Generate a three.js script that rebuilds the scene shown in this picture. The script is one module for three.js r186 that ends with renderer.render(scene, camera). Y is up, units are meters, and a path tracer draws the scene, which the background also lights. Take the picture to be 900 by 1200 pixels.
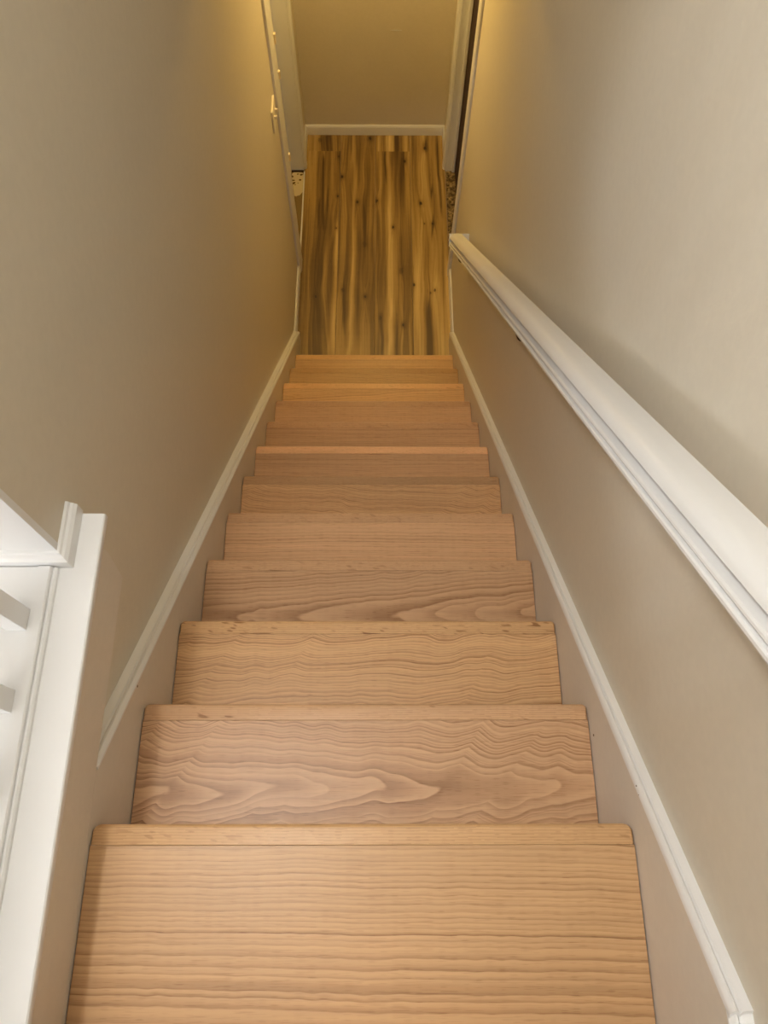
import * as THREE from 'three';
import { mergeGeometries, toCreasedNormals, mergeVertices } from 'three/addons/utils/BufferGeometryUtils.js';
import { RoundedBoxGeometry } from 'three/addons/geometries/RoundedBoxGeometry.js';
import { RectAreaLightUniformsLib } from 'three/addons/lights/RectAreaLightUniformsLib.js';

// ---------------------------------------------------------------- camera, light, exposure
// Places are written (X, F, D): X to the right, F forward down the stairs, D down from the eye. V() turns them into y-up world metres.
const EYE = 3.847;                                                   // eye height above the lower floor
const V = (X, F, D) => new THREE.Vector3(X, EYE - D, -F);
const scene = new THREE.Scene();
const renderer = new THREE.WebGLRenderer({ antialias: true });
renderer.toneMapping = THREE.LinearToneMapping;
renderer.toneMappingExposure = 1.0;
renderer.shadowMap.enabled = true;
RectAreaLightUniformsLib.init();
scene.background = new THREE.Color().setRGB(0.8, 0.9, 1.0);          // overcast daylight outside the upstairs windows
scene.backgroundIntensity = 1.0;

const camera = new THREE.PerspectiveCamera(2 * Math.atan(600 / 911) * 180 / Math.PI, 0.75, 0.05, 50);
{
  const pitch = 66.7065 * Math.PI / 180, yaw = 1.0479 * Math.PI / 180, roll = -1.0487 * Math.PI / 180;
  const c = Math.cos, s = Math.sin;
  const turn = (x, f, d) => new THREE.Vector3(c(yaw) * x + s(yaw) * f, -d, -(-s(yaw) * x + c(yaw) * f));
  const fw = turn(0, c(pitch), s(pitch)), dn0 = turn(0, -s(pitch), c(pitch)), rt0 = turn(1, 0, 0);
  const rt = rt0.clone().multiplyScalar(c(roll)).addScaledVector(dn0, s(roll));
  const dn = dn0.clone().multiplyScalar(c(roll)).addScaledVector(rt0, -s(roll));
  camera.position.copy(V(0, 0, 0));
  camera.quaternion.setFromRotationMatrix(new THREE.Matrix4().makeBasis(rt, dn.clone().negate(), fw.clone().negate()));
}

const LIGHT = {
  hallLamp: { at: [-0.55, 0.15, -0.93], color: [1.0, 0.98, 0.94], power: 6.7 },
  lowerLamp: { at: [-0.03, 3.72, 1.52], color: [1.0, 0.66, 0.21], power: 2.3 },
  sideWindow: { color: [0.90, 0.945, 1.0], power: 50 },
  endWindow: { color: [0.95, 0.97, 1.0], power: 6 },
};

// ---------------------------------------------------------------- helpers
let seed = 7;
const rnd = () => { seed = (seed * 1664525 + 1013904223) >>> 0; return seed / 4294967296; };
const names = new Map();
function numbered(n) { const k = names.get(n) ?? 0; names.set(n, k + 1); return k ? n + '_' + String(k).padStart(3, '0') : n; }
const clamp = (x, a = 0, b = 1) => Math.min(b, Math.max(a, x));
const sstep = (a, b, x) => { const t = clamp((x - a) / (b - a)); return t * t * (3 - 2 * t); };
const lerp = (a, b, t) => a + (b - a) * t;
const hash = (x, y, s) => { let h = Math.imul(x, 374761393) + Math.imul(y, 668265263) + Math.imul(s, 1274126177) | 0; h = Math.imul(h ^ (h >>> 13), 1274126177); return ((h ^ (h >>> 16)) >>> 0) / 4294967296; };
function noise(x, y, s = 0, per = 0) {                               // value noise in -1..1, per = period of the lattice
  const ix = Math.floor(x), iy = Math.floor(y), fx = x - ix, fy = y - iy, w = (a) => per ? ((a % per) + per) % per : a;
  const ux = fx * fx * (3 - 2 * fx), uy = fy * fy * (3 - 2 * fy);
  const a = hash(w(ix), w(iy), s), b = hash(w(ix + 1), w(iy), s), c = hash(w(ix), w(iy + 1), s), d = hash(w(ix + 1), w(iy + 1), s);
  return 2 * lerp(lerp(a, b, ux), lerp(c, d, ux), uy) - 1;
}
const fbm = (x, y, s, n = 3) => { let v = 0, a = 0.5; for (let i = 0; i < n; i++) { v += a * noise(x, y, s + i * 17); x *= 2.03; y *= 2.03; a *= 0.5; } return v; };

function texture(w, h, f, srgb = true, repeat = false) {             // f(u, v) -> [r, g, b] in 0..1
  const data = new Uint8Array(w * h * 4);
  for (let j = 0; j < h; j++) for (let i = 0; i < w; i++) {
    const c = f((i + 0.5) / w, (j + 0.5) / h), o = (j * w + i) * 4;
    data[o] = clamp(c[0]) * 255; data[o + 1] = clamp(c[1]) * 255; data[o + 2] = clamp(c[2]) * 255; data[o + 3] = 255;
  }
  const t = new THREE.DataTexture(data, w, h);
  t.magFilter = THREE.LinearFilter; t.minFilter = THREE.LinearMipmapLinearFilter; t.generateMipmaps = true;
  if (srgb) t.colorSpace = THREE.SRGBColorSpace;
  t.wrapS = t.wrapT = repeat ? THREE.RepeatWrapping : THREE.ClampToEdgeWrapping;
  t.needsUpdate = true;
  return t;
}

// geometry in world metres
function metreUV(g) {                                                // planar uv in metres by the dominant axis of each face
  if (g.index) g = g.toNonIndexed();
  const p = g.attributes.position, uv = new Float32Array(p.count * 2), a = new THREE.Vector3(), b = new THREE.Vector3(), c = new THREE.Vector3();
  for (let i = 0; i < p.count; i += 3) {
    a.fromBufferAttribute(p, i); b.fromBufferAttribute(p, i + 1); c.fromBufferAttribute(p, i + 2);
    const n = b.clone().sub(a).cross(c.clone().sub(a)), ax = Math.abs(n.x), ay = Math.abs(n.y), az = Math.abs(n.z);
    [a, b, c].forEach((q, k) => {
      const o = (i + k) * 2;
      if (ax >= ay && ax >= az) { uv[o] = q.z; uv[o + 1] = q.y; } else if (ay >= az) { uv[o] = q.x; uv[o + 1] = q.z; } else { uv[o] = q.x; uv[o + 1] = q.y; }
    });
  }
  g.setAttribute('uv', new THREE.BufferAttribute(uv, 2));
  return g;
}
function box(x0, x1, f0, f1, d0, d1, r = 0) {
  const w = x1 - x0, h = d1 - d0, l = f1 - f0;
  const g = r ? new RoundedBoxGeometry(w, h, l, 2, r) : new THREE.BoxGeometry(w, h, l);
  const m = V((x0 + x1) / 2, (f0 + f1) / 2, (d0 + d1) / 2);
  g.translate(m.x, m.y, m.z);
  return metreUV(g);
}
function prism(profile, A, B, ua, va, crease = 0.55, skewA = null, skewB = null) {   // profile [[a, b], ...] swept from A to B; skew(a, b) shifts an end along the sweep (a mitre)
  const dir = B.clone().sub(A).normalize(), n = profile.length, P = [], tri = THREE.ShapeUtils.triangulateShape(profile.map(([a, b]) => new THREE.Vector2(a, b)), []);
  const ring = (C, skew) => profile.map(([a, b]) => C.clone().addScaledVector(ua, a).addScaledVector(va, b).addScaledVector(dir, skew ? skew(a, b) : 0));
  const r0 = ring(A, skewA), r1 = ring(B, skewB), quad = (a, b, c, d) => P.push(a, b, c, a, c, d);
  for (let i = 0; i < n; i++) { const j = (i + 1) % n; quad(r0[i], r0[j], r1[j], r1[i]); }
  for (const [a, b, c] of tri) { P.push(r0[c], r0[b], r0[a]); P.push(r1[a], r1[b], r1[c]); }
  let vol = 0; for (let i = 0; i < P.length; i += 3) vol += P[i].dot(P[i + 1].clone().cross(P[i + 2]));
  const mid = r0[0]; vol = 0;
  for (let i = 0; i < P.length; i += 3) vol += P[i].clone().sub(mid).dot(P[i + 1].clone().sub(mid).cross(P[i + 2].clone().sub(mid)));
  if (vol < 0) for (let i = 0; i < P.length; i += 3) { const t = P[i]; P[i] = P[i + 1]; P[i + 1] = t; }
  const g = new THREE.BufferGeometry().setFromPoints(P);
  g.computeVertexNormals();
  return toCreasedNormals(metreUV(g), crease);
}
function lathe(points, at, seg = 40) { const g = new THREE.LatheGeometry(points.map(([r, y]) => new THREE.Vector2(r, y)), seg); g.translate(at.x, at.y, at.z); return g; }
function merge(list) { return mergeGeometries(list.map((g) => { g = g.index ? g.toNonIndexed() : g; for (const k of Object.keys(g.attributes)) if (!['position', 'normal', 'uv'].includes(k)) g.deleteAttribute(k); return g; })); }

function mesh(name, geos, material, parent = scene, base = null) {
  const g = Array.isArray(geos) ? merge(geos) : geos, m = new THREE.Mesh(g, material);
  m.name = numbered(name); m.castShadow = m.receiveShadow = true;
  if (parent !== scene && parent.userData.base) g.translate(-parent.userData.base.x, -parent.userData.base.y, -parent.userData.base.z);
  parent.add(m);
  return m;
}
const bases = new Map();
function struct(name, geos, material) { const m = mesh(name, geos, material); m.userData.kind = 'structure'; return m; }
function thing(name, label, category, at, group) {
  const o = new THREE.Group(); o.name = numbered(name); o.position.copy(at); o.userData = { label, category };
  if (group) o.userData.group = group;
  scene.add(o); bases.set(o, at.clone());
  return o;
}
function part(name, geos, material, parent, label) {                 // geometry given in world metres, stored relative to the thing's base
  const g = Array.isArray(geos) ? merge(geos) : geos, m = new THREE.Mesh(g, material);
  m.name = numbered(name); m.castShadow = m.receiveShadow = true;
  let r = parent; while (r.parent !== scene) r = r.parent;
  const b = bases.get(r); if (b) g.translate(-b.x, -b.y, -b.z);
  if (label) m.userData.label = label;
  parent.add(m);
  return m;
}

// ---------------------------------------------------------------- materials
const rgb = (r, g, b) => new THREE.Color().setRGB(r, g, b);
const peel = texture(512, 512, (u, v) => { const a = 0.5 + 0.25 * noise(u * 128, v * 128, 3, 128) + 0.2 * noise(u * 48, v * 48, 5, 48) + 0.1 * noise(u * 16, v * 16, 9, 16); return [a, a, a]; }, false, true);
peel.repeat.set(2, 2);
const paintGrain = texture(512, 512, (u, v) => { const a = 0.985 + 0.004 * noise(u * 9, v * 9, 31, 9) + 0.007 * noise(u * 120, v * 120, 33, 120); return [a, a, a * 0.995]; }, true, true);
paintGrain.repeat.set(0.8, 0.8);
const wallPaint = new THREE.MeshPhysicalMaterial({ color: rgb(0.69, 0.635, 0.535), map: paintGrain, roughness: 0.42, bumpMap: peel, bumpScale: 0.0002, specularIntensity: 0.8 });
const trimPaint = new THREE.MeshPhysicalMaterial({ color: rgb(0.80, 0.80, 0.80), roughness: 0.28, bumpMap: peel, bumpScale: 0.00004 });
const skirtPaint = new THREE.MeshPhysicalMaterial({ color: rgb(0.72, 0.67, 0.60), roughness: 0.36, bumpMap: peel, bumpScale: 0.0002, map: paintGrain });
const ceilingPaint = new THREE.MeshStandardMaterial({ color: rgb(0.8, 0.79, 0.76), roughness: 0.9 });
const roughWood = new THREE.MeshStandardMaterial({ color: rgb(0.36, 0.26, 0.16), roughness: 0.8 });
const darkBronze = new THREE.MeshStandardMaterial({ color: rgb(0.05, 0.03, 0.02), roughness: 0.45, metalness: 0.6 });
const brass = new THREE.MeshStandardMaterial({ color: rgb(0.90, 0.80, 0.60), roughness: 0.35, metalness: 0.4 });
const plastic = new THREE.MeshPhysicalMaterial({ color: rgb(0.82, 0.76, 0.62), roughness: 0.3 });
const glass = new THREE.MeshPhysicalMaterial({ color: 0xffffff, transmission: 1, thickness: 0, roughness: 0.02, ior: 1.5 });
const glow = (c, i) => new THREE.MeshStandardMaterial({ color: rgb(0.8, 0.8, 0.8), emissive: rgb(...c), emissiveIntensity: i, roughness: 0.5 });

// red oak: rings of a log cut by the plane of the board. u along the grain, v across it, both in metres
const OAK_LIGHT = [0.81, 0.65, 0.495], OAK_DARK = [0.53, 0.365, 0.225];
function oak(s, o) {                                                  // o: centre, depth, tilt, period, wave, contrast, tone, dark
  return (u, v) => {
    const y = v - o.centre - (o.drift ?? 0) * u + o.wave * (0.007 * noise(u * 2.6, v * 2, s + 1) + 0.0035 * noise(u * 9, v * 6, s + 2) + 0.0012 * noise(u * 30, v * 14, s + 3)) + (o.flame ?? 0) * (0.008 * (1 - 2 * Math.abs(noise(u * 11 + v * 7, v * 4, s + 23))) + 0.0035 * noise(u * 33, v * 10, s + 24));
    let r = (Math.sqrt(y * y + o.depth * o.depth) + (o.tilt ?? 0) * u) / o.period;
    const near = o.depth / Math.sqrt(y * y + o.depth * o.depth);
    r += (o.zig ?? 0) * (0.2 + 0.8 * near) * (0.42 * noise(u * 20, v * 11, s + 4) + 0.26 * noise(u * 52, v * 20, s + 5) + 0.9 * noise(u * 5, v * 5, s + 6));
    r += 1.1 * noise(r * 0.33, 0.5, s + 9) + 0.5 * noise(r * 0.9, 0.5, s + 19);
    const t = r - Math.floor(r), id = Math.floor(r);
    const strength = 0.25 + 0.75 * Math.pow(hash(id, 3, s), 1.3) * (0.75 + 0.35 * noise(u * 3.5, id * 7.3, s + 21));
    const line = Math.pow(1 - t, o.soft ?? 1.7) * sstep(0, 0.10, t) * strength;
    const poreA = noise(u * 55, v * 1500, s + 12), poreB = noise(u * 26, v * 620, s + 13);
    const pores = sstep(0.35, 0.9, poreA) * (0.35 + 1.1 * line) * 0.55 + sstep(0.3, 0.9, poreB) * 0.16;
    const tone = 0.5 * fbm(u * 2.1, v * 7, s + 14, 2) + 0.25 * noise(u * 5, v * 160, s + 15);
    const k = clamp(line * o.contrast * 1.25 + pores * 0.8, 0, 1);
    const b = (1 + 0.10 * tone) * (o.bright ?? 1), warm = o.warm ?? 0;
    return [0, 1, 2].map((i) => lerp(OAK_LIGHT[i], OAK_DARK[i], k) * b * (i === 0 ? 1 + warm : i === 2 ? 1 - (o.yellow ?? 0) : 1));
  };
}
function oakEdge(s, o) {                                              // the nosing strip: tight straight grain with ray flecks
  return (u, v) => {
    const y = v + 0.0015 * noise(u * 6, 0, s) + 0.0008 * noise(u * 30, 0, s + 1);
    const r = y / 0.0042 + 0.5 * noise(y * 90, u * 1.3, s + 2), t = r - Math.floor(r);
    const line = Math.pow(1 - t, 2) * 0.30;
    const cell = noise((u + v * 1.6) * 62, v * 150, s + 3), fleck = sstep(0.52, 0.8, cell) * sstep(-0.2, 0.5, noise(u * 7, v * 30, s + 6)) * (o.fleck ?? 0.5);
    const pore = sstep(0.4, 0.9, noise(u * 70, v * 1300, s + 4)) * 0.22;
    const k = clamp(line + fleck + pore), b = (1 + 0.06 * fbm(u * 4, v * 20, s + 5, 2)) * (o.bright ?? 1);
    return [0, 1, 2].map((i) => lerp(OAK_LIGHT[i], OAK_DARK[i], k) * b * (i === 0 ? 1 + (o.warm ?? 0) : i === 2 ? 1 - (o.yellow ?? 0) : 1));
  };
}

// ---------------------------------------------------------------- sizes read off the photograph
const XL = -0.464, XR = 0.416, WL = -0.496, WR = 0.441;               // tread ends, wall faces
const F1 = 0.0342, D1 = 1.3612, RISE = 0.20715, RUN = 0.22632, STEPS = 12;
const DF = EYE, FB = 4.46, LAND = 1.154, LANDF = -0.24;               // lower floor, far wall, landing level and its edge
const UPCEIL = -1.10, LOWCEIL = 1.41, HEADF = 2.35;
const slope = RISE / RUN, skirtTop = (F) => 1.243 + slope * F;
const BASEH = 0.074, skirtEnd = (DF - BASEH - 1.243) / slope;         // where the sloping trim meets the level baseboard
const DOORTOP = DF - 2.03, LD0 = 3.40, RD0 = 3.325, D_FAR = 4.12;

// ---------------------------------------------------------------- the setting
struct('wall_left', [
  box(WL - 0.115, WL, 0.432, LD0, UPCEIL - 0.02, DF + 0.1), box(WL - 0.115, WL, LD0, D_FAR + 0.02, 1.18, DOORTOP), box(WL - 0.115, WL, D_FAR + 0.02, FB, 1.18, DF + 0.1),
  box(WL - 0.115, WL, -2.7, 0.432, 1.19, DF + 0.1),
], wallPaint);
struct('wall_right', [box(WR, WR + 0.115, -2.7, RD0, UPCEIL - 0.02, DF + 0.1), box(WR, WR + 0.115, RD0, D_FAR + 0.02, 1.18, DOORTOP), box(WR, WR + 0.115, D_FAR + 0.02, FB, 1.18, DF + 0.1)], wallPaint);
const wallBack = struct('wall_back', box(WL - 0.115, WR + 0.115, FB, FB + 0.12, 1.18, DF + 0.1), wallPaint);
{ // a short pale scrape in the paint
  const s = new THREE.Shape(); s.moveTo(-0.036, 0); s.lineTo(-0.01, 0.0032); s.lineTo(0.034, 0.0022); s.lineTo(0.038, -0.001); s.lineTo(0.006, -0.0024); s.closePath();
  const g = new THREE.ExtrudeGeometry(s, { depth: 0.0015, bevelEnabled: false }); const at = V(0.100, FB - 0.001, 3.113); g.translate(at.x, at.y, at.z);
  part('paint_scrape', g, trimPaint, wallBack);
}
struct('wall_front_upper', box(WL - 0.02, WR + 0.02, HEADF, HEADF + 0.11, UPCEIL - 0.02, LOWCEIL), wallPaint);
struct('wall_added_stub', box(WL - 0.115, WL - 0.004, -5.32, -0.52, UPCEIL - 0.02, 1.166), wallPaint);  // added out-of-view wall stub, keeps side window light off the near right wall
struct('wall_rear', [box(-5.12, WL, -5.32, -5.2, UPCEIL - 0.02, LAND + 0.25), box(WL - 0.05, WR + 0.115, -2.82, -2.7, UPCEIL - 0.02, LAND + 0.25)], wallPaint);
struct('ceiling', box(-5.12, WR + 0.115, -5.32, 4.72, UPCEIL - 0.14, UPCEIL), ceilingPaint);
struct('ceiling_lower', box(WL - 0.115, WR + 0.115, HEADF, FB + 0.1, LOWCEIL - 0.03, LOWCEIL), ceilingPaint);
// upstairs hall, open on the left beyond the balustrade
struct('floor_upper', [box(-5.12, -0.625, -5.32, 4.72, LAND, LAND + 0.22), box(-0.625, WR, -5.32, LANDF - 0.03, LAND, LAND + 0.22)], new THREE.MeshStandardMaterial({ color: rgb(0.30, 0.20, 0.12), roughness: 0.5 }));
const SW = { f0: -4.9, f1: -3.35, d0: -0.2, d1: 1.12 };              // low window in the hall's side wall
struct('wall_side', [box(-5.12, -5.0, -5.32, SW.f0, UPCEIL, LAND), box(-5.12, -5.0, SW.f1, 4.72, UPCEIL, LAND), box(-5.12, -5.0, SW.f0, SW.f1, UPCEIL, SW.d0), box(-5.12, -5.0, SW.f0, SW.f1, SW.d1, LAND)], wallPaint);
const EW = { x0: -2.35, x1: -1.25, d0: -0.85, d1: 0.55 };             // window at the hall's far end
struct('wall_far', [box(-5.0, EW.x0, 4.6, 4.72, UPCEIL, LAND), box(EW.x1, WL, 4.6, 4.72, UPCEIL, LAND), box(EW.x0, EW.x1, 4.6, 4.72, UPCEIL, EW.d0), box(EW.x0, EW.x1, 4.6, 4.72, EW.d1, LAND)], wallPaint);
{
  const w1 = struct('window_1', [box(-5.10, -5.03, SW.f0, SW.f0 + 0.05, SW.d0, SW.d1), box(-5.10, -5.03, SW.f1 - 0.05, SW.f1, SW.d0, SW.d1), box(-5.10, -5.03, SW.f0, SW.f1, SW.d0, SW.d0 + 0.05), box(-5.10, -5.03, SW.f0, SW.f1, SW.d1 - 0.05, SW.d1)], trimPaint);
  part('pane', box(-5.068, -5.064, SW.f0 + 0.05, SW.f1 - 0.05, SW.d0 + 0.05, SW.d1 - 0.05), glass, w1);
  const w2 = struct('window_2', [box(EW.x0, EW.x0 + 0.05, 4.63, 4.70, EW.d0, EW.d1), box(EW.x1 - 0.05, EW.x1, 4.63, 4.70, EW.d0, EW.d1), box(EW.x0, EW.x1, 4.63, 4.70, EW.d0, EW.d0 + 0.05), box(EW.x0, EW.x1, 4.63, 4.70, EW.d1 - 0.05, EW.d1)], trimPaint);
  part('pane', box(EW.x0 + 0.05, EW.x1 - 0.05, 4.664, 4.668, EW.d0 + 0.05, EW.d1 - 0.05), glass, w2);
  const day = (L, w, h, at, to) => { const l = new THREE.RectAreaLight(rgb(...L.color), L.power, w, h); l.position.copy(at); l.lookAt(to); scene.add(l); };
  day(LIGHT.sideWindow, SW.f1 - SW.f0 - 0.1, SW.d1 - SW.d0 - 0.1, V(-5.01, (SW.f0 + SW.f1) / 2, (SW.d0 + SW.d1) / 2), V(0, (SW.f0 + SW.f1) / 2, (SW.d0 + SW.d1) / 2));
  day(LIGHT.endWindow, EW.x1 - EW.x0 - 0.1, EW.d1 - EW.d0 - 0.1, V((EW.x0 + EW.x1) / 2, 4.59, (EW.d0 + EW.d1) / 2), V((EW.x0 + EW.x1) / 2, 0, (EW.d0 + EW.d1) / 2));
}
// lower floor: knotty planks of their own on a subfloor
const floor = struct('floor', box(WL, WR, F1 + 11 * RUN - 0.05, FB, DF + 0.012, DF + 0.1), roughWood);
const seg = (pts, f) => { for (let i = 0; i + 1 < pts.length; i++) if ((f - pts[i][1]) * (f - pts[i + 1][1]) <= 0) return lerp(pts[i][0], pts[i + 1][0], (f - pts[i][1]) / (pts[i + 1][1] - pts[i][1] || 1)); return null; };
function plankColour(s, o) {
  return (x, f) => {
    let g = x + 0.012 * noise(f * 1.7, x * 3, s) + 0.004 * noise(f * 7, x * 20, s + 1), dark = 0, pale = 0, core = 0;
    for (const [kx, kf, r, k = 1] of o.knots) {
      const dx = x - kx, df = f - kf, q = dx * dx / (r * r) + df * df / (r * r * 3);
      g += 0.016 * Math.sign(dx) * Math.exp(-Math.abs(dx) / 0.03) * Math.exp(-(df * df) / 0.012) * k;
      core = Math.max(core, k * (1 - sstep(0.05, 0.75, q + 0.25 * noise(x * 300, f * 120, s + 2)))); dark += 0.22 * k * Math.exp(-q / 2.5);
    }
    for (const [pts, w, k] of o.streaks) {
      const c = seg(pts, f); if (c === null) continue;
      const d = (x - c + 0.004 * noise(f * 9, 1, s + 3)) / w, e = Math.exp(-d * d) * clamp(Math.min(Math.abs(f - pts[0][1]), Math.abs(f - pts[pts.length - 1][1])) / 0.12);
      if (k > 0) pale += k * e; else dark += -k * e;
    }
    for (const [hx, hf, rx, rf, k] of o.heart ?? []) { const q = ((x - hx) / rx) ** 2 + ((f - hf) / rf) ** 2; dark += k * (1 - sstep(0.3, 1.3, q + 0.25 * noise(x * 30, f * 5, s + 11))); g += 0.03 * Math.exp(-q) * Math.cos((f - hf) * 3); }
    const big = fbm(g * 26, f * 0.9, s + 4, 3), fine = noise(g * 330, f * 6, s + 5), mid = noise(g * 110, f * 2.2, s + 6);
    const pore = sstep(0.4, 0.95, noise(g * 900, f * 22, s + 7));
    let t = 0.43 + 0.60 * big + 0.13 * mid + 0.07 * fine + pale - 1.25 * dark - 0.12 * pore + (o.tone ?? 0);
    t = clamp(t, 0, 1.1);
    const A = [0.33, 0.24, 0.12], B = [0.63, 0.51, 0.28], C = [0.84, 0.73, 0.48];
    const c = [0, 1, 2].map((i) => t < 0.5 ? lerp(A[i], B[i], t / 0.5) : lerp(B[i], C[i], (t - 0.5) / 0.5));
    return c.map((q, i) => lerp(q, [0.17, 0.10, 0.05][i], core));
  };
}
{
  const twin = (dx, df) => ({
    knots: [[-0.243 + dx, 4.07 + df, 0.011], [-0.14 + dx, 3.85 + df, 0.010], [-0.083 + dx, 3.09 + df, 0.009], [-0.22 + dx, 3.14 + df, 0.014, 0.45], [-0.06 + dx, 4.42 + df, 0.013], [-0.09 + dx, 3.5 + df, 0.02, 0.35]],
    streaks: [[[[-0.165 + dx, 4.7 + df], [-0.158 + dx, 4.12 + df], [-0.168 + dx, 3.68 + df], [-0.158 + dx, 3.2 + df], [-0.178 + dx, 2.55 + df]], 0.015, 0.40], [[[-0.19 + dx, 4.6 + df], [-0.185 + dx, 4.2 + df]], 0.006, -0.35], [[[-0.10 + dx, 3.85 + df], [-0.085 + dx, 3.45 + df]], 0.010, -0.22], [[[-0.215 + dx, 3.2 + df], [-0.205 + dx, 2.8 + df]], 0.009, -0.3], [[[-0.13 + dx, 3.2 + df], [-0.12 + dx, 2.7 + df]], 0.02, -0.12], [[[-0.04 + dx, 4.3 + df], [-0.035 + dx, 3.9 + df]], 0.02, 0.1]], tone: -0.04,
  });
  const p1 = { knots: [[-0.385, 3.09, 0.009], [-0.268, 3.9, 0.008], [-0.272, 3.63, 0.006, 0.8], [-0.27, 4.25, 0.008, 0.5]], heart: [[-0.34, 3.25, 0.075, 0.56, 0.24]],
    streaks: [[[[-0.375, 4.30], [-0.368, 4.0], [-0.356, 3.6]], 0.006, -0.65], [[[-0.335, 4.0], [-0.332, 3.74]], 0.004, -0.5], [[[-0.272, 3.7], [-0.268, 3.3], [-0.275, 2.6]], 0.022, 0.30], [[[-0.385, 3.9], [-0.39, 3.6]], 0.006, -0.4], [[[-0.36, 2.8], [-0.36, 2.5]], 0.05, -0.1]], tone: -0.02 };
  const p4 = { knots: [[0.311, 4.33, 0.013], [0.272, 3.84, 0.012], [0.218, 3.18, 0.010, 0.9], [0.345, 3.14, 0.010, 0.6], [0.318, 3.12, 0.008, 0.5], [0.345, 3.67, 0.009, 1], [0.292, 3.67, 0.007, 0.5]],
    streaks: [[[[0.318, 4.46], [0.310, 4.28]], 0.014, -0.45], [[[0.347, 4.02], [0.340, 3.87]], 0.006, -0.6], [[[0.348, 3.76], [0.340, 3.5]], 0.006, -0.45], [[[0.30, 3.1], [0.305, 2.85], [0.298, 2.5]], 0.017, -0.38], [[[0.40, 4.46], [0.398, 4.1], [0.405, 3.7]], 0.008, -0.35], [[[0.432, 4.46], [0.432, 3.3]], 0.014, -0.22], [[[0.36, 3.3], [0.37, 2.5]], 0.028, 0.22], [[[0.24, 3.5], [0.24, 2.5]], 0.02, 0.06]], tone: 0.17 };
  const gap = 0.0015, rows = [
    [-0.490, -0.256, 2.45, 4.2995, 101, p1], [-0.490, -0.256, 4.3005, FB - 0.004, 102, { knots: [[-0.4, 4.4, 0.02, 0.3]], streaks: [[[[-0.38, 4.6], [-0.36, 4.2]], 0.04, -0.22]], tone: -0.02 }],
    [-0.256, -0.025, 2.45, FB - 0.004, 103, twin(0, 0)],
    [-0.025, 0.2075, 2.45, 4.2995, 103, twin(0.2305, -0.21)], [-0.025, 0.2075, 4.3005, FB - 0.004, 104, { knots: [], streaks: [[[[0.075, 4.6], [0.075, 4.2]], 0.025, 0.28], [[[0.125, 4.6], [0.125, 4.2]], 0.014, -0.45], [[[0.18, 4.6], [0.18, 4.2]], 0.02, 0.08]], tone: 0.02 }],
    [0.2075, 0.4385, 2.45, FB - 0.004, 105, p4],
  ];
  for (const [x0, x1, f0, f1, s, o] of rows) {
    const long = f1 - f0 > 1, twinned = s === 103 && x0 > -0.1, f = plankColour(s, o);
    const shade = twinned ? (x, q) => f(x, q) : f;
    const t = texture(256, long ? 1536 : 192, (u, v) => shade(lerp(x0, x1, u), lerp(f0, f1, v)));
    const g = box(x0 + gap, x1 - gap, f0, f1, DF, DF + 0.012, 0.0012), p = g.attributes.position, uv = g.attributes.uv;
    for (let i = 0; i < p.count; i++) uv.setXY(i, (p.getX(i) - x0) / (x1 - x0), (-p.getZ(i) - f0) / (f1 - f0));
    part('plank', g, new THREE.MeshPhysicalMaterial({ map: t, roughness: 0.42, bumpMap: t, bumpScale: 0.0003 }), floor);
  }
}
// the two doorways: a dark sill with a pale irregular patch on the left, carpet on the right
struct('floor_left_sill', box(WL - 0.115, -0.498, LD0, D_FAR + 0.02, DF + 0.002, DF + 0.1), new THREE.MeshPhysicalMaterial({ color: rgb(0.20, 0.135, 0.045), roughness: 0.45 }));
struct('trim_threshold', box(-0.498, -0.490, LD0 + 0.005, D_FAR - 0.005, DF - 0.002, DF + 0.05, 0.001), trimPaint);
{
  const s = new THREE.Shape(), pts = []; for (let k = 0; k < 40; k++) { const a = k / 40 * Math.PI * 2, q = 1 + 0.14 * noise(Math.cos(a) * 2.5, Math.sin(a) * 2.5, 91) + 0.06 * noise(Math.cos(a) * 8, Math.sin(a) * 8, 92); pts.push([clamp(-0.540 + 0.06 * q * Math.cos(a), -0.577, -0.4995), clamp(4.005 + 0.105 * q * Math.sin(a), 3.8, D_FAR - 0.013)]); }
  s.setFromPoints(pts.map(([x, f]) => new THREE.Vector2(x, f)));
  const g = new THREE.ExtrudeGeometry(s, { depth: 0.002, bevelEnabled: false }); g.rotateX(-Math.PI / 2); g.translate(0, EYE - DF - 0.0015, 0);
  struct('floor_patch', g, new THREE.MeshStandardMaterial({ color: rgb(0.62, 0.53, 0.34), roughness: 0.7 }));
  const bits = [], spots = [[-0.512, 4.085, 0.009], [-0.535, 4.09, 0.007], [-0.572, 4.07, 0.009], [-0.565, 4.035, 0.009], [-0.560, 4.012, 0.010], [-0.550, 3.995, 0.006], [-0.532, 4.01, 0.006], [-0.519, 4.04, 0.008], [-0.527, 3.985, 0.004], [-0.571, 3.995, 0.007]];
  for (const [x, f, r] of spots) { const q = new THREE.IcosahedronGeometry(r, 1), p = q.attributes.position; for (let i = 0; i < p.count; i++) { const k = 1 + 0.4 * noise(p.getX(i) * 180 + x * 900, p.getZ(i) * 180 + f * 700, 77); p.setXYZ(i, p.getX(i) * k * 1.2, p.getY(i) * 0.12, p.getZ(i) * k); } q.computeVertexNormals(); const at = V(x, f, DF); q.translate(at.x, at.y, at.z); bits.push(q); }
  const crumbs = mesh('floor_crumbs', bits, new THREE.MeshStandardMaterial({ color: rgb(0.12, 0.065, 0.02), roughness: 0.9 }));
  crumbs.userData = { label: 'dark crumbled bits on the pale patch at the foot of the left door frame', category: 'debris', kind: 'stuff' };
}
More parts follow.
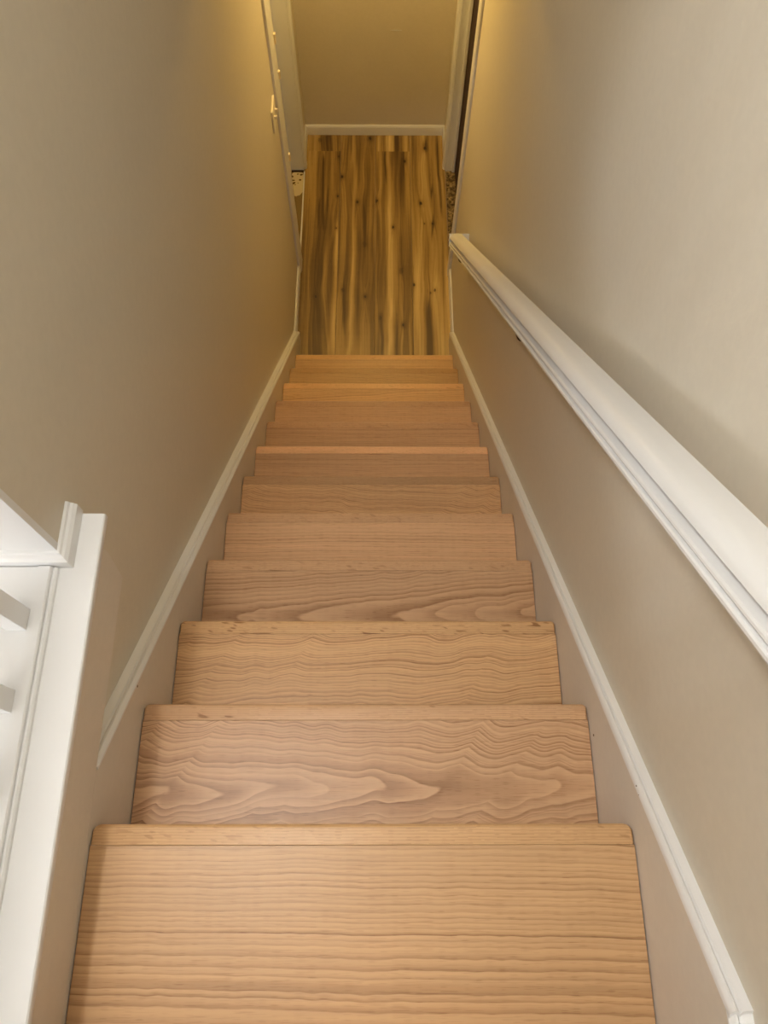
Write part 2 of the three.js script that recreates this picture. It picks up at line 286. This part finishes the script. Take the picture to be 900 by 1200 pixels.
{
  const g = new THREE.PlaneGeometry(0.113, 0.81, 30, 200); g.rotateX(-Math.PI / 2);
  const p = g.attributes.position, at = V(WR + 0.0575, (RD0 + D_FAR) / 2 + 0.01, DF);
  for (let i = 0; i < p.count; i++) { const x = p.getX(i), z = p.getZ(i); p.setY(i, 0.002 + 0.007 * (noise(x * 95, z * 95, 81) * 0.6 + noise(x * 48, z * 48, 83) * 0.5)); }
  g.translate(at.x, at.y, at.z); g.computeVertexNormals();
  struct('floor_right_sill', box(WR, WR + 0.115, RD0, D_FAR + 0.02, DF + 0.012, DF + 0.1), roughWood);
  const t = texture(64, 512, (u, v) => { const a = noise(u * 13, v * 90, 85) * 0.5 + noise(u * 6, v * 42, 87) * 0.4, k = clamp(0.5 + a); return [lerp(0.30, 0.64, k), lerp(0.24, 0.55, k), lerp(0.15, 0.38, k)]; });
  const c = mesh('carpet', g, new THREE.MeshStandardMaterial({ map: t, roughness: 1 }));
  c.userData = { label: 'speckled brown carpet in the doorway right of the lower hall', category: 'carpet', kind: 'stuff' };
}

// ---------------------------------------------------------------- trim
const X1 = new THREE.Vector3(1, 0, 0), UP = new THREE.Vector3(0, 1, 0), FWD = new THREE.Vector3(0, 0, -1);
function slab(poly, x0, x1) {                                         // polygon of [F, D] extruded across X
  return prism(poly.map(([f, d]) => [f, -d]), V(x0, 0, 0), V(x1, 0, 0), FWD, UP, 0.3);
}
const capProfile = (T) => [[0, -0.002], [0, 0.011], [0.35 * T, 0.0105], [0.50 * T, 0.009], [0.58 * T, 0.0055], [0.61 * T, 0.0050], [0.64 * T, 0.0075], [0.72 * T, 0.0098], [0.84 * T, 0.0102], [0.95 * T, 0.0080], [T + 0.0015, 0.0035], [T + 0.0015, -0.001], [T, -0.002]];
const slopeDir = V(0, 1, slope).sub(V(0, 0, 0)).normalize(), slopeUp = new THREE.Vector3(1, 0, 0).cross(slopeDir).normalize();
if (slopeUp.y < 0) slopeUp.negate();
{
  const low = (f) => skirtTop(f) + 0.5, t0 = -(0.012 / 2);
  // left skirt: from under the ledge fascia down to the lower floor
  const fl = (1.3475 - 1.243) / slope;
  const L = struct('trim_1', slab([[-0.30, 1.3475], [fl, 1.3475], [skirtEnd, skirtTop(skirtEnd) + 0.002], [skirtEnd, DF], [2.2, DF], [-0.30, 1.75]], WL, XL), skirtPaint);
  part('cap_molding', prism(capProfile(XL - WL), V(WL, fl + 0.004, skirtTop(fl + 0.004)), V(WL, skirtEnd, skirtTop(skirtEnd)), X1, slopeUp), trimPaint, L);
  const fr = (LAND - BASEH - 1.243) / slope;
  const R = struct('trim_2', slab([[-2.7, LAND - BASEH], [fr, LAND - BASEH], [skirtEnd, skirtTop(skirtEnd) + 0.002], [skirtEnd, DF], [2.2, DF], [LANDF, 1.75], [-2.7, 1.75]], XR, WR), skirtPaint);
  const mx = X1.clone().negate();
  const nick = (X, F, D, r) => { const g = new THREE.IcosahedronGeometry(r, 1); g.scale(0.25, 1, 0.7); const at = V(X, F, D); g.translate(at.x, at.y, at.z); return g; };
  part('paint_chips', [nick(XR, 0.212, 1.576, 0.003), nick(XR, 0.197, 1.545, 0.0035), nick(XR + 0.002, 0.279, 1.494, 0.003), nick(XR - 0.001, 0.089, 1.318, 0.0022), nick(XR - 0.001, 0.075, 1.310, 0.0025)], new THREE.MeshStandardMaterial({ color: rgb(0.16, 0.11, 0.07), roughness: 0.9 }), R, 'dark chips in the paint');
  part('paint_chips', nick(XL, 0.285, 1.512, 0.004), new THREE.MeshStandardMaterial({ color: rgb(0.3, 0.23, 0.16), roughness: 0.9 }), L, 'small brown chip in the paint');
  part('cap_molding', prism(capProfile(WR - XR), V(WR, fr - 0.007, skirtTop(fr - 0.007)), V(WR, skirtEnd, skirtTop(skirtEnd)), mx, slopeUp), trimPaint, R);
  part('cap_molding', prism(capProfile(WR - XR), V(WR, -2.7, LAND - BASEH), V(WR, fr, LAND - BASEH), mx, UP), trimPaint, R);
}
const baseProfile = [[0, 0], [0, BASEH], [0.004, BASEH], [0.007, BASEH - 0.004], [0.011, BASEH - 0.012], [0.012, BASEH - 0.018], [0.012, 0]];
struct('baseboard_left', [prism(baseProfile, V(WL, skirtEnd, DF), V(WL, 3.262, DF), X1, UP), prism(baseProfile, V(WL, 4.195, DF), V(WL, FB, DF), X1, UP)], trimPaint);
struct('baseboard_right', [prism(baseProfile, V(WR, skirtEnd, DF), V(WR, 3.245, DF), X1.clone().negate(), UP), prism(baseProfile, V(WR, 4.195, DF), V(WR, FB, DF), X1.clone().negate(), UP)], trimPaint);
struct('baseboard_back', prism(baseProfile, V(WL, FB, DF), V(WR, FB, DF), FWD.clone().negate(), UP), trimPaint);

// door frames of the lower hall, with closed doors set deep in them
const casing = (w, t = 0.019) => [[0, 0], [w, 0], [w, t * 0.53], [w * 0.86, t * 0.95], [w * 0.2, t], [w * 0.08, t * 0.74], [0, t * 0.63]];
{
  const out = X1, inn = X1.clone().negate(), back = FWD.clone().negate();
  const L = struct('door_1', [prism(casing(0.13), V(WL, 3.262, DF), V(WL, 3.262, DOORTOP - 0.06), FWD, out), prism(casing(0.058), V(WL, 4.192, DF), V(WL, 4.192, DOORTOP - 0.06), back, out), prism(casing(0.06), V(WL, 3.262, DOORTOP - 0.06), V(WL, 4.192, DOORTOP - 0.06), UP.clone().negate(), out)], trimPaint);
  part('jamb', [box(WL - 0.115, WL - 0.0005, D_FAR, D_FAR + 0.02, DOORTOP, DF - 0.004), box(WL - 0.115, WL, LD0, LD0 + 0.012, DOORTOP, DF), box(WL - 0.115, WL, LD0, D_FAR, DOORTOP - 0.02, DOORTOP)], trimPaint, L);
  part('gap_shade_strip', box(WL - 0.112, WL - 0.003, D_FAR - 0.012, D_FAR + 0.001, DF - 0.006, DF + 0.001), darkBronze, L, 'dark strip standing in for the shaded gap under the jamb');  // dark colour stands in for the shadowed gap under the jamb
  for (const [d0, d1, f] of [[2.375, 2.425, 3.37], [2.56, 2.60, 3.37], [3.03, 3.075, 3.36]]) part('catch', box(WL + 0.017, WL + 0.026, f, f + 0.016, d0, d1, 0.002), brass, L, 'small bright metal catch on the casing');
  part('door_leaf', box(WL - 0.114, WL - 0.082, LD0 + 0.014, D_FAR - 0.008, DOORTOP + 0.003, DF - 0.010), trimPaint, L);
  const R = struct('door_2', [prism(casing(0.062, 0.0165), V(WR, 3.245, DF), V(WR, 3.245, DOORTOP - 0.06), FWD, inn), prism(casing(0.058), V(WR, 4.192, DF), V(WR, 4.192, DOORTOP - 0.06), back, inn), prism(casing(0.06), V(WR, 3.245, DOORTOP - 0.06), V(WR, 4.192, DOORTOP - 0.06), UP.clone().negate(), inn)], trimPaint);
  part('jamb', [box(WR + 0.0005, WR + 0.115, D_FAR, D_FAR + 0.02, DOORTOP, DF), box(WR, WR + 0.115, RD0 - 0.001, RD0 + 0.005, DOORTOP, DF), box(WR, WR + 0.115, RD0, D_FAR, DOORTOP - 0.02, DOORTOP)], trimPaint, R);
  part('door_leaf', box(WR + 0.0615, WR + 0.100, RD0 + 0.006, D_FAR - 0.001, DOORTOP + 0.001, DF - 0.008), new THREE.MeshStandardMaterial({ color: rgb(0.035, 0.012, 0.009), roughness: 0.8 }), R, 'very dark door leaf');  // one flat near-black brown over the whole leaf
  part('stop', box(WR + 0.042, WR + 0.060, D_FAR - 0.014, D_FAR, DOORTOP, DF - 0.004, 0.003), trimPaint, R);
}
// the end of the left wall upstairs: white board and a base molding round it, standing on the ledge
const LEDGE = 1.165;
{
  const board = struct('trim_3', box(WL - 0.124, WL + 0.0005, 0.420, 0.432, UPCEIL, LEDGE), trimPaint);
  const p = [[0, 0], [0.0155, 0], [0.0155, 0.026], [0.011, 0.031], [0.0065, 0.033], [0.0045, 0.037], [0, 0.038]];
  part('base_molding', [
    prism(p, V(WL, 0.420, LEDGE), V(WL, 0.503, LEDGE), X1, UP, 0.4, (a) => -a),
    prism(p, V(WL - 0.123, 0.420, LEDGE), V(WL, 0.420, LEDGE), FWD.clone().negate(), UP, 0.4, null, (a) => a),
  ], trimPaint, board);
}

// ---------------------------------------------------------------- things: the oak steps
const STYLES = [
  { label: 'topmost and largest oak step, honey coloured with straight fine grain', centre: 0.34, depth: 0.25, tilt: 0.004, period: 0.0062, wave: 0.55, zig: 0.3, soft: 2.4, contrast: 0.85, bright: 0.95, yellow: 0.05, fleck: 0.3, nb: 0.97, drift: 0.012 },
  { label: 'second oak step from the top, pinkish with bold zigzag cathedral grain', centre: 0.135, depth: 0.07, tilt: 0.045, period: 0.0052, wave: 0.8, zig: 0.25, flame: 1.3, soft: 1.2, contrast: 0.85, bright: 1.0, fleck: 0.75, nb: 0.99 },
  { label: 'third oak step from the top, golden with wavy loops along its near edge', centre: 0.19, depth: 0.05, tilt: -0.03, period: 0.0058, wave: 1.0, zig: 0.3, flame: 0.9, soft: 1.4, contrast: 0.8, bright: 1.04, yellow: 0.05, fleck: 0.75, nb: 1.02 },
  { label: 'fourth oak step from the top, brownish with a dark oval patch in the grain', centre: 0.12, depth: 0.06, tilt: -0.06, period: 0.0085, wave: 1.2, zig: 0.3, flame: 0.4, soft: 1.6, contrast: 0.8, bright: 0.97, fleck: 0.3, nb: 1.0 },
  { label: 'fifth oak step from the top, plain and even with faint straight lines', centre: -0.3, depth: 0.2, period: 0.008, wave: 0.7, zig: 0.2, contrast: 0.42, bright: 1.06, fleck: 0.25, nb: 1.03 },
  { label: 'sixth oak step from the top, with rippled grain spreading to the right', centre: 0.15, depth: 0.05, tilt: 0.05, period: 0.006, wave: 1.0, zig: 0.3, flame: 1.1, soft: 1.3, contrast: 0.7, bright: 1.05, yellow: 0.03, fleck: 0.3, nb: 0.92 },
  { label: 'seventh oak step from the top, brown board behind a bright blond nosing strip', centre: -0.25, depth: 0.15, period: 0.008, wave: 0.8, zig: 0.25, contrast: 0.5, bright: 1.0, fleck: 0.2, nb: 1.2 },
  { label: 'eighth oak step from the top, evenly brown from nosing to back', centre: -0.3, depth: 0.2, period: 0.007, wave: 0.7, zig: 0.2, contrast: 0.42, bright: 0.99, fleck: 0.2, nb: 1.0 },
  { label: 'ninth oak step from the top, dull orange brown and almost without figure', centre: -0.3, depth: 0.2, period: 0.007, wave: 0.6, contrast: 0.25, bright: 1.02, fleck: 0.2, nb: 0.98 },
  { label: 'tenth oak step from the top, with pale arched grain towards the right', centre: 0.19, depth: 0.03, tilt: -0.07, period: 0.009, wave: 1.1, zig: 0.6, contrast: 0.5, bright: 1.06, yellow: 0.08, fleck: 0.2, nb: 1.14 },
  { label: 'eleventh oak step from the top, last but one above the plank floor', centre: 0.2, depth: 0.03, tilt: 0.07, period: 0.008, wave: 1.2, zig: 0.5, contrast: 0.45, bright: 0.95, yellow: 0.12, fleck: 0.2, nb: 0.94 },
  { label: 'lowest oak step, its nosing edge seen against the knotty plank floor', centre: -0.3, depth: 0.2, period: 0.008, wave: 0.6, contrast: 0.3, bright: 0.98, yellow: 0.1, fleck: 0.2, nb: 1.08 },
];
const NOSE = 0.0315, THICK = 0.027, GAP = 0.0016;
const riserPaint = new THREE.MeshStandardMaterial({ color: rgb(0.56, 0.38, 0.24), roughness: 0.55 });
for (let i = 0; i < STEPS; i++) {
  const o = STYLES[i], f = F1 + i * RUN, d = D1 + i * RISE, x0 = XL + GAP, x1 = XR - GAP, back = i ? f - RUN - 0.027 : LANDF - 0.03;
  const t = thing('stair_step', o.label, 'stair step', V((XL + XR) / 2, f - RUN / 2, i === STEPS - 1 ? DF : d + RISE + 0.0), 'oak steps of the staircase');
  const rough = { roughness: 0.40, specularIntensity: 0.7 };
  const setUV = (g, ff, w) => { const p = g.attributes.position, uv = g.attributes.uv; for (let k = 0; k < p.count; k++) uv.setXY(k, (p.getX(k) - x0) / (x1 - x0), (-p.getZ(k) - ff + ((EYE - d) - p.getY(k))) / w); return g; };
  const depth = f - NOSE - back, W = i < 3 ? 1536 : 1024, H = i < 3 ? 480 : 320, fn = oak(200 + i * 31, o);
  const mapB = texture(W, H, (u, v) => fn(u * 0.88, (1 - v) * depth));
  part('tread_board', setUV(box(x0, x1, back, f - NOSE - 0.0004, d, d + THICK, 0.0008), back, depth), new THREE.MeshPhysicalMaterial({ map: mapB, bumpMap: mapB, bumpScale: 0.00025, ...rough }), t);
  // nosing strip: rounded front corners and a rounded top edge
  const s = new THREE.Shape(), b = 0.006, r = i === 0 ? 0.009 : 0.005, X0 = x0 + b, X1e = x1 - b, Y0 = f - NOSE + b, Y1 = f - b;
  s.moveTo(X0, Y0 - b + 0.0004); s.lineTo(X0, Y1 - r); s.quadraticCurveTo(X0, Y1, X0 + r, Y1); s.lineTo(X1e - r, Y1); s.quadraticCurveTo(X1e, Y1, X1e, Y1 - r); s.lineTo(X1e, Y0 - b + 0.0004); s.closePath();
  const bev = new THREE.ExtrudeGeometry(s, { depth: THICK - 2 * b, bevelEnabled: true, bevelSize: b, bevelThickness: b, bevelSegments: 4, curveSegments: 6 });
  { const p = bev.attributes.position; for (let k = 0; k < p.count; k++) { const X = p.getX(k), Fq = Math.max(p.getY(k), f - NOSE), z = p.getZ(k); p.setXYZ(k, X, EYE - d - b - (THICK - 2 * b) + z, -Fq); } }
  const ng = toCreasedNormals(bev, 0.5), en = oakEdge(700 + i * 13, { bright: o.nb, yellow: o.yellow, warm: o.warm, fleck: o.fleck });
  const mapN = texture(1024, 64, (u, v) => en(u * 0.88, v * 0.06));
  part('nosing', setUV(ng, f - NOSE, 0.06), new THREE.MeshPhysicalMaterial({ map: mapN, bumpMap: mapN, bumpScale: 0.0001, ...rough }), t);
  part('riser', box(x0, x1, f - 0.048, f - 0.029, d + THICK, i === STEPS - 1 ? DF - 0.001 : d + RISE - 0.0005), riserPaint, t);
}
// the landing's edge above the topmost step, behind the photographer's toes
struct('landing_riser', box(XL + GAP, XR - GAP, LANDF - 0.03, LANDF - 0.012, LAND, D1 - 0.001), riserPaint);

// ---------------------------------------------------------------- the handrail on the right wall
{
  const RS = 0.901, line = (F) => 0.752 + RS * (F - 0.314), dir = V(0, 1, RS).sub(V(0, 0, 0)).normalize();
  const n = X1.clone().cross(dir).normalize(); if (n.y < 0) n.negate();
  const fe = 2.742, x0 = 0.405;
  const t = thing('handrail', 'long white painted handrail with beaded side, sloping down the right wall', 'handrail', V(0.40, 2.7, line(2.7) + 0.06));
  // profile: a towards the stairs, b up from the top face
  const prof = [[0, -0.003], [0.003, 0], [0.030, 0], [0.041, -0.001], [0.049, -0.0045], [0.0545, -0.010], [0.0585, -0.0160], [0.0598, -0.0205], [0.0560, -0.0212], [0.0495, -0.0226], [0.0450, -0.0262], [0.0438, -0.0310], [0.0452, -0.0350], [0.0500, -0.0370], [0.0550, -0.0372], [0.0580, -0.0382], [0.0600, -0.0410], [0.0603, -0.0440], [0.0588, -0.0468], [0.0555, -0.0482], [0.0550, -0.0500], [0.0605, -0.0506], [0.0625, -0.0525], [0.0628, -0.0560], [0.0612, -0.0592], [0.052, -0.0605], [0.004, -0.0605], [0, -0.057]];
  const a = X1.clone().negate();
  const railPaint = trimPaint.clone(); railPaint.roughness = 0.22;
  part('rail', prism(prof, V(x0, -0.32, line(-0.32)), V(x0, fe, line(fe)), a, n, 0.42), railPaint, t);
  // returned end: a block with rounded corners from the rail's end to the wall
  const end = V(x0, fe, line(fe));
  part('return', prism([[0, -0.0605], [0, 0.0], [0.008, 0.0], [0.013, -0.003], [0.015, -0.008], [0.015, -0.052], [0.012, -0.0605]], end.clone().add(new THREE.Vector3(-0.0615, 0, 0)).addScaledVector(dir, -0.0005), end.clone().add(new THREE.Vector3(WR - x0, 0, 0)).addScaledVector(dir, -0.0005), dir, n, 0.6, (p, q) => (p > 0.01 ? 0.006 : 0)), trimPaint, t);
  for (const f of [-0.05, 1.315, 2.62]) {
    const under = V(x0 - 0.030, f + 0.04, line(f + 0.04)).addScaledVector(n, -0.0605), b = part('bracket', box(x0 - 0.048, x0 - 0.010, f - 0.03, f + 0.03, line(f) + 0.0, line(f) + 0.0001), darkBronze, t, 'dark metal wall bracket under the rail');
    b.geometry.dispose();
    const base = bases.get(t), plate = new THREE.CylinderGeometry(0.026, 0.028, 0.007, 24); plate.rotateZ(Math.PI / 2);
    const wallAt = V(WR - 0.0035, f, line(f) + 0.163); plate.translate(wallAt.x, wallAt.y, wallAt.z);
    const curve = new THREE.CatmullRomCurve3([wallAt, wallAt.clone().add(new THREE.Vector3(-0.035, -0.004, 0)), under.clone().add(new THREE.Vector3(0.004, -0.018, 0)), under.clone().add(new THREE.Vector3(0, -0.002, 0))]);
    const arm = new THREE.TubeGeometry(curve, 16, 0.0065, 10), saddle = prism([[-0.012, 0], [0.012, 0], [0.012, -0.003], [0.006, -0.009], [-0.006, -0.009], [-0.012, -0.003]], under.clone().addScaledVector(dir, -0.03), under.clone().addScaledVector(dir, 0.03), X1, n);
    b.geometry = merge([plate, arm, saddle]); b.geometry.translate(-base.x, -base.y, -base.z);
  }
}

// ---------------------------------------------------------------- the balustrade on the left
{
  const t = thing('balustrade', 'white painted balustrade on a wide ledge at the left edge', 'balustrade', V(-0.53, -0.4, LEDGE + 0.19));
  const led = [[-0.625, LEDGE], [-0.4465, LEDGE], [-0.4445, LEDGE + 0.002], [-0.444, LEDGE + 0.005], [-0.444, LEDGE + 0.014], [-0.446, LEDGE + 0.018], [-0.625, LEDGE + 0.018]].map(([x, d]) => [x, EYE - d]);
  part('ledge', [prism(led, new THREE.Vector3(0, 0, 2.7), new THREE.Vector3(0, 0, -0.4195), X1, UP, 0.5), prism(led.map(([x, y]) => [Math.max(x, WL + 0.0005), y]), new THREE.Vector3(0, 0, -0.4195), new THREE.Vector3(0, 0, -0.498), X1, UP, 0.5)], trimPaint, t);
  part('fascia', [slab([[-0.30, LEDGE + 0.018], [0.464, LEDGE + 0.018], [0.464, 1.262], [0.449, 1.3465], [-0.30, 1.3465]], WL + 0.0004, XL)], skirtPaint, t);
  const shoe = [[-0.612, 0], [-0.612, 0.009], [-0.5305, 0.009], [-0.5305, 0.014], [-0.5125, 0.014], [-0.5105, 0.012], [-0.5095, 0.007], [-0.508, 0.0085], [-0.505, 0.0085], [-0.5025, 0.006], [-0.502, 0]].map(([x, y]) => [x, EYE - LEDGE + y]);
  part('shoe_rail', prism(shoe, new THREE.Vector3(0, 0, 2.7), new THREE.Vector3(0, 0, -0.403), X1, UP, 0.4), trimPaint, t);
  const top = [[-0.585, 0], [-0.585, 0.03], [-0.572, 0.045], [-0.522, 0.045], [-0.509, 0.03], [-0.509, 0]].map(([x, y]) => [x, EYE - 0.265 + y]);
  part('top_rail', prism(top, new THREE.Vector3(0, 0, 2.7), new THREE.Vector3(0, 0, -0.418), X1, UP, 0.4), trimPaint, t);
  for (let k = 0; k < 24; k++) { const f = 0.3175 - k * 0.1225; part('baluster', box(-0.5635, -0.5307, f - 0.0165, f + 0.0165, 0.265, LEDGE - 0.009, 0.0015), trimPaint, t); }
}

// ---------------------------------------------------------------- the switch in the lower hall
{
  const t = thing('light_switch', 'pale light switch on the left wall beside the lower doorway', 'light switch', V(WL, 3.145, 2.665));
  const f = 3.145, d = 2.607;
  part('plate', box(WL, WL + 0.009, f - 0.058, f + 0.058, d - 0.058, d + 0.058, 0.003), plastic, t);
  for (const k of [-0.023, 0.023]) part('toggle', box(WL + 0.006, WL + 0.022, f + k - 0.005, f + k + 0.005, d - 0.012, d + 0.006, 0.002), plastic, t);
}

// ---------------------------------------------------------------- lamps
function dome(name, label, L, r, glowI, size) {
  const at = V(...L.at), top = at.y + 0.06;
  const t = thing(name, label, 'ceiling light', at);
  const shape = []; for (let k = 0; k <= 14; k++) { const a = k / 14 * Math.PI / 2; shape.push([r * Math.sin(a), top - 0.02 - 0.075 * Math.cos(a)]); }
  shape.push([r, top - 0.01], [0.0001, top - 0.01]);
  part('shade', lathe(shape.map(([x, y]) => [Math.max(x, 0.0001), y]), new THREE.Vector3(at.x, 0, at.z)), glow(L.color, glowI), t);
  part('canopy', lathe([[0.0001, top - 0.01], [r + 0.012, top - 0.01], [r + 0.012, top + 0.02], [0.0001, top + 0.02]], new THREE.Vector3(at.x, 0, at.z)), trimPaint, t);
  const p = new THREE.PointLight(rgb(...L.color), L.power, 0, 2);
  p.position.set(at.x, top - 0.115 - size * 0.01, at.z); p.castShadow = true; p.shadow.radius = size; p.shadow.mapSize.set(1024, 1024); p.shadow.bias = -0.001;
  scene.add(p);
}
LIGHT.hallLamp.at[2] = UPCEIL + 0.08; LIGHT.lowerLamp.at[2] = LOWCEIL + 0.08;
dome('ceiling_light', 'round frosted ceiling light over the upstairs hall beside the balustrade', LIGHT.hallLamp, 0.125, 2.0, 6);
dome('ceiling_light', 'round frosted amber ceiling light above the lower hall', LIGHT.lowerLamp, 0.13, 1.2, 5);

renderer.render(scene, camera);
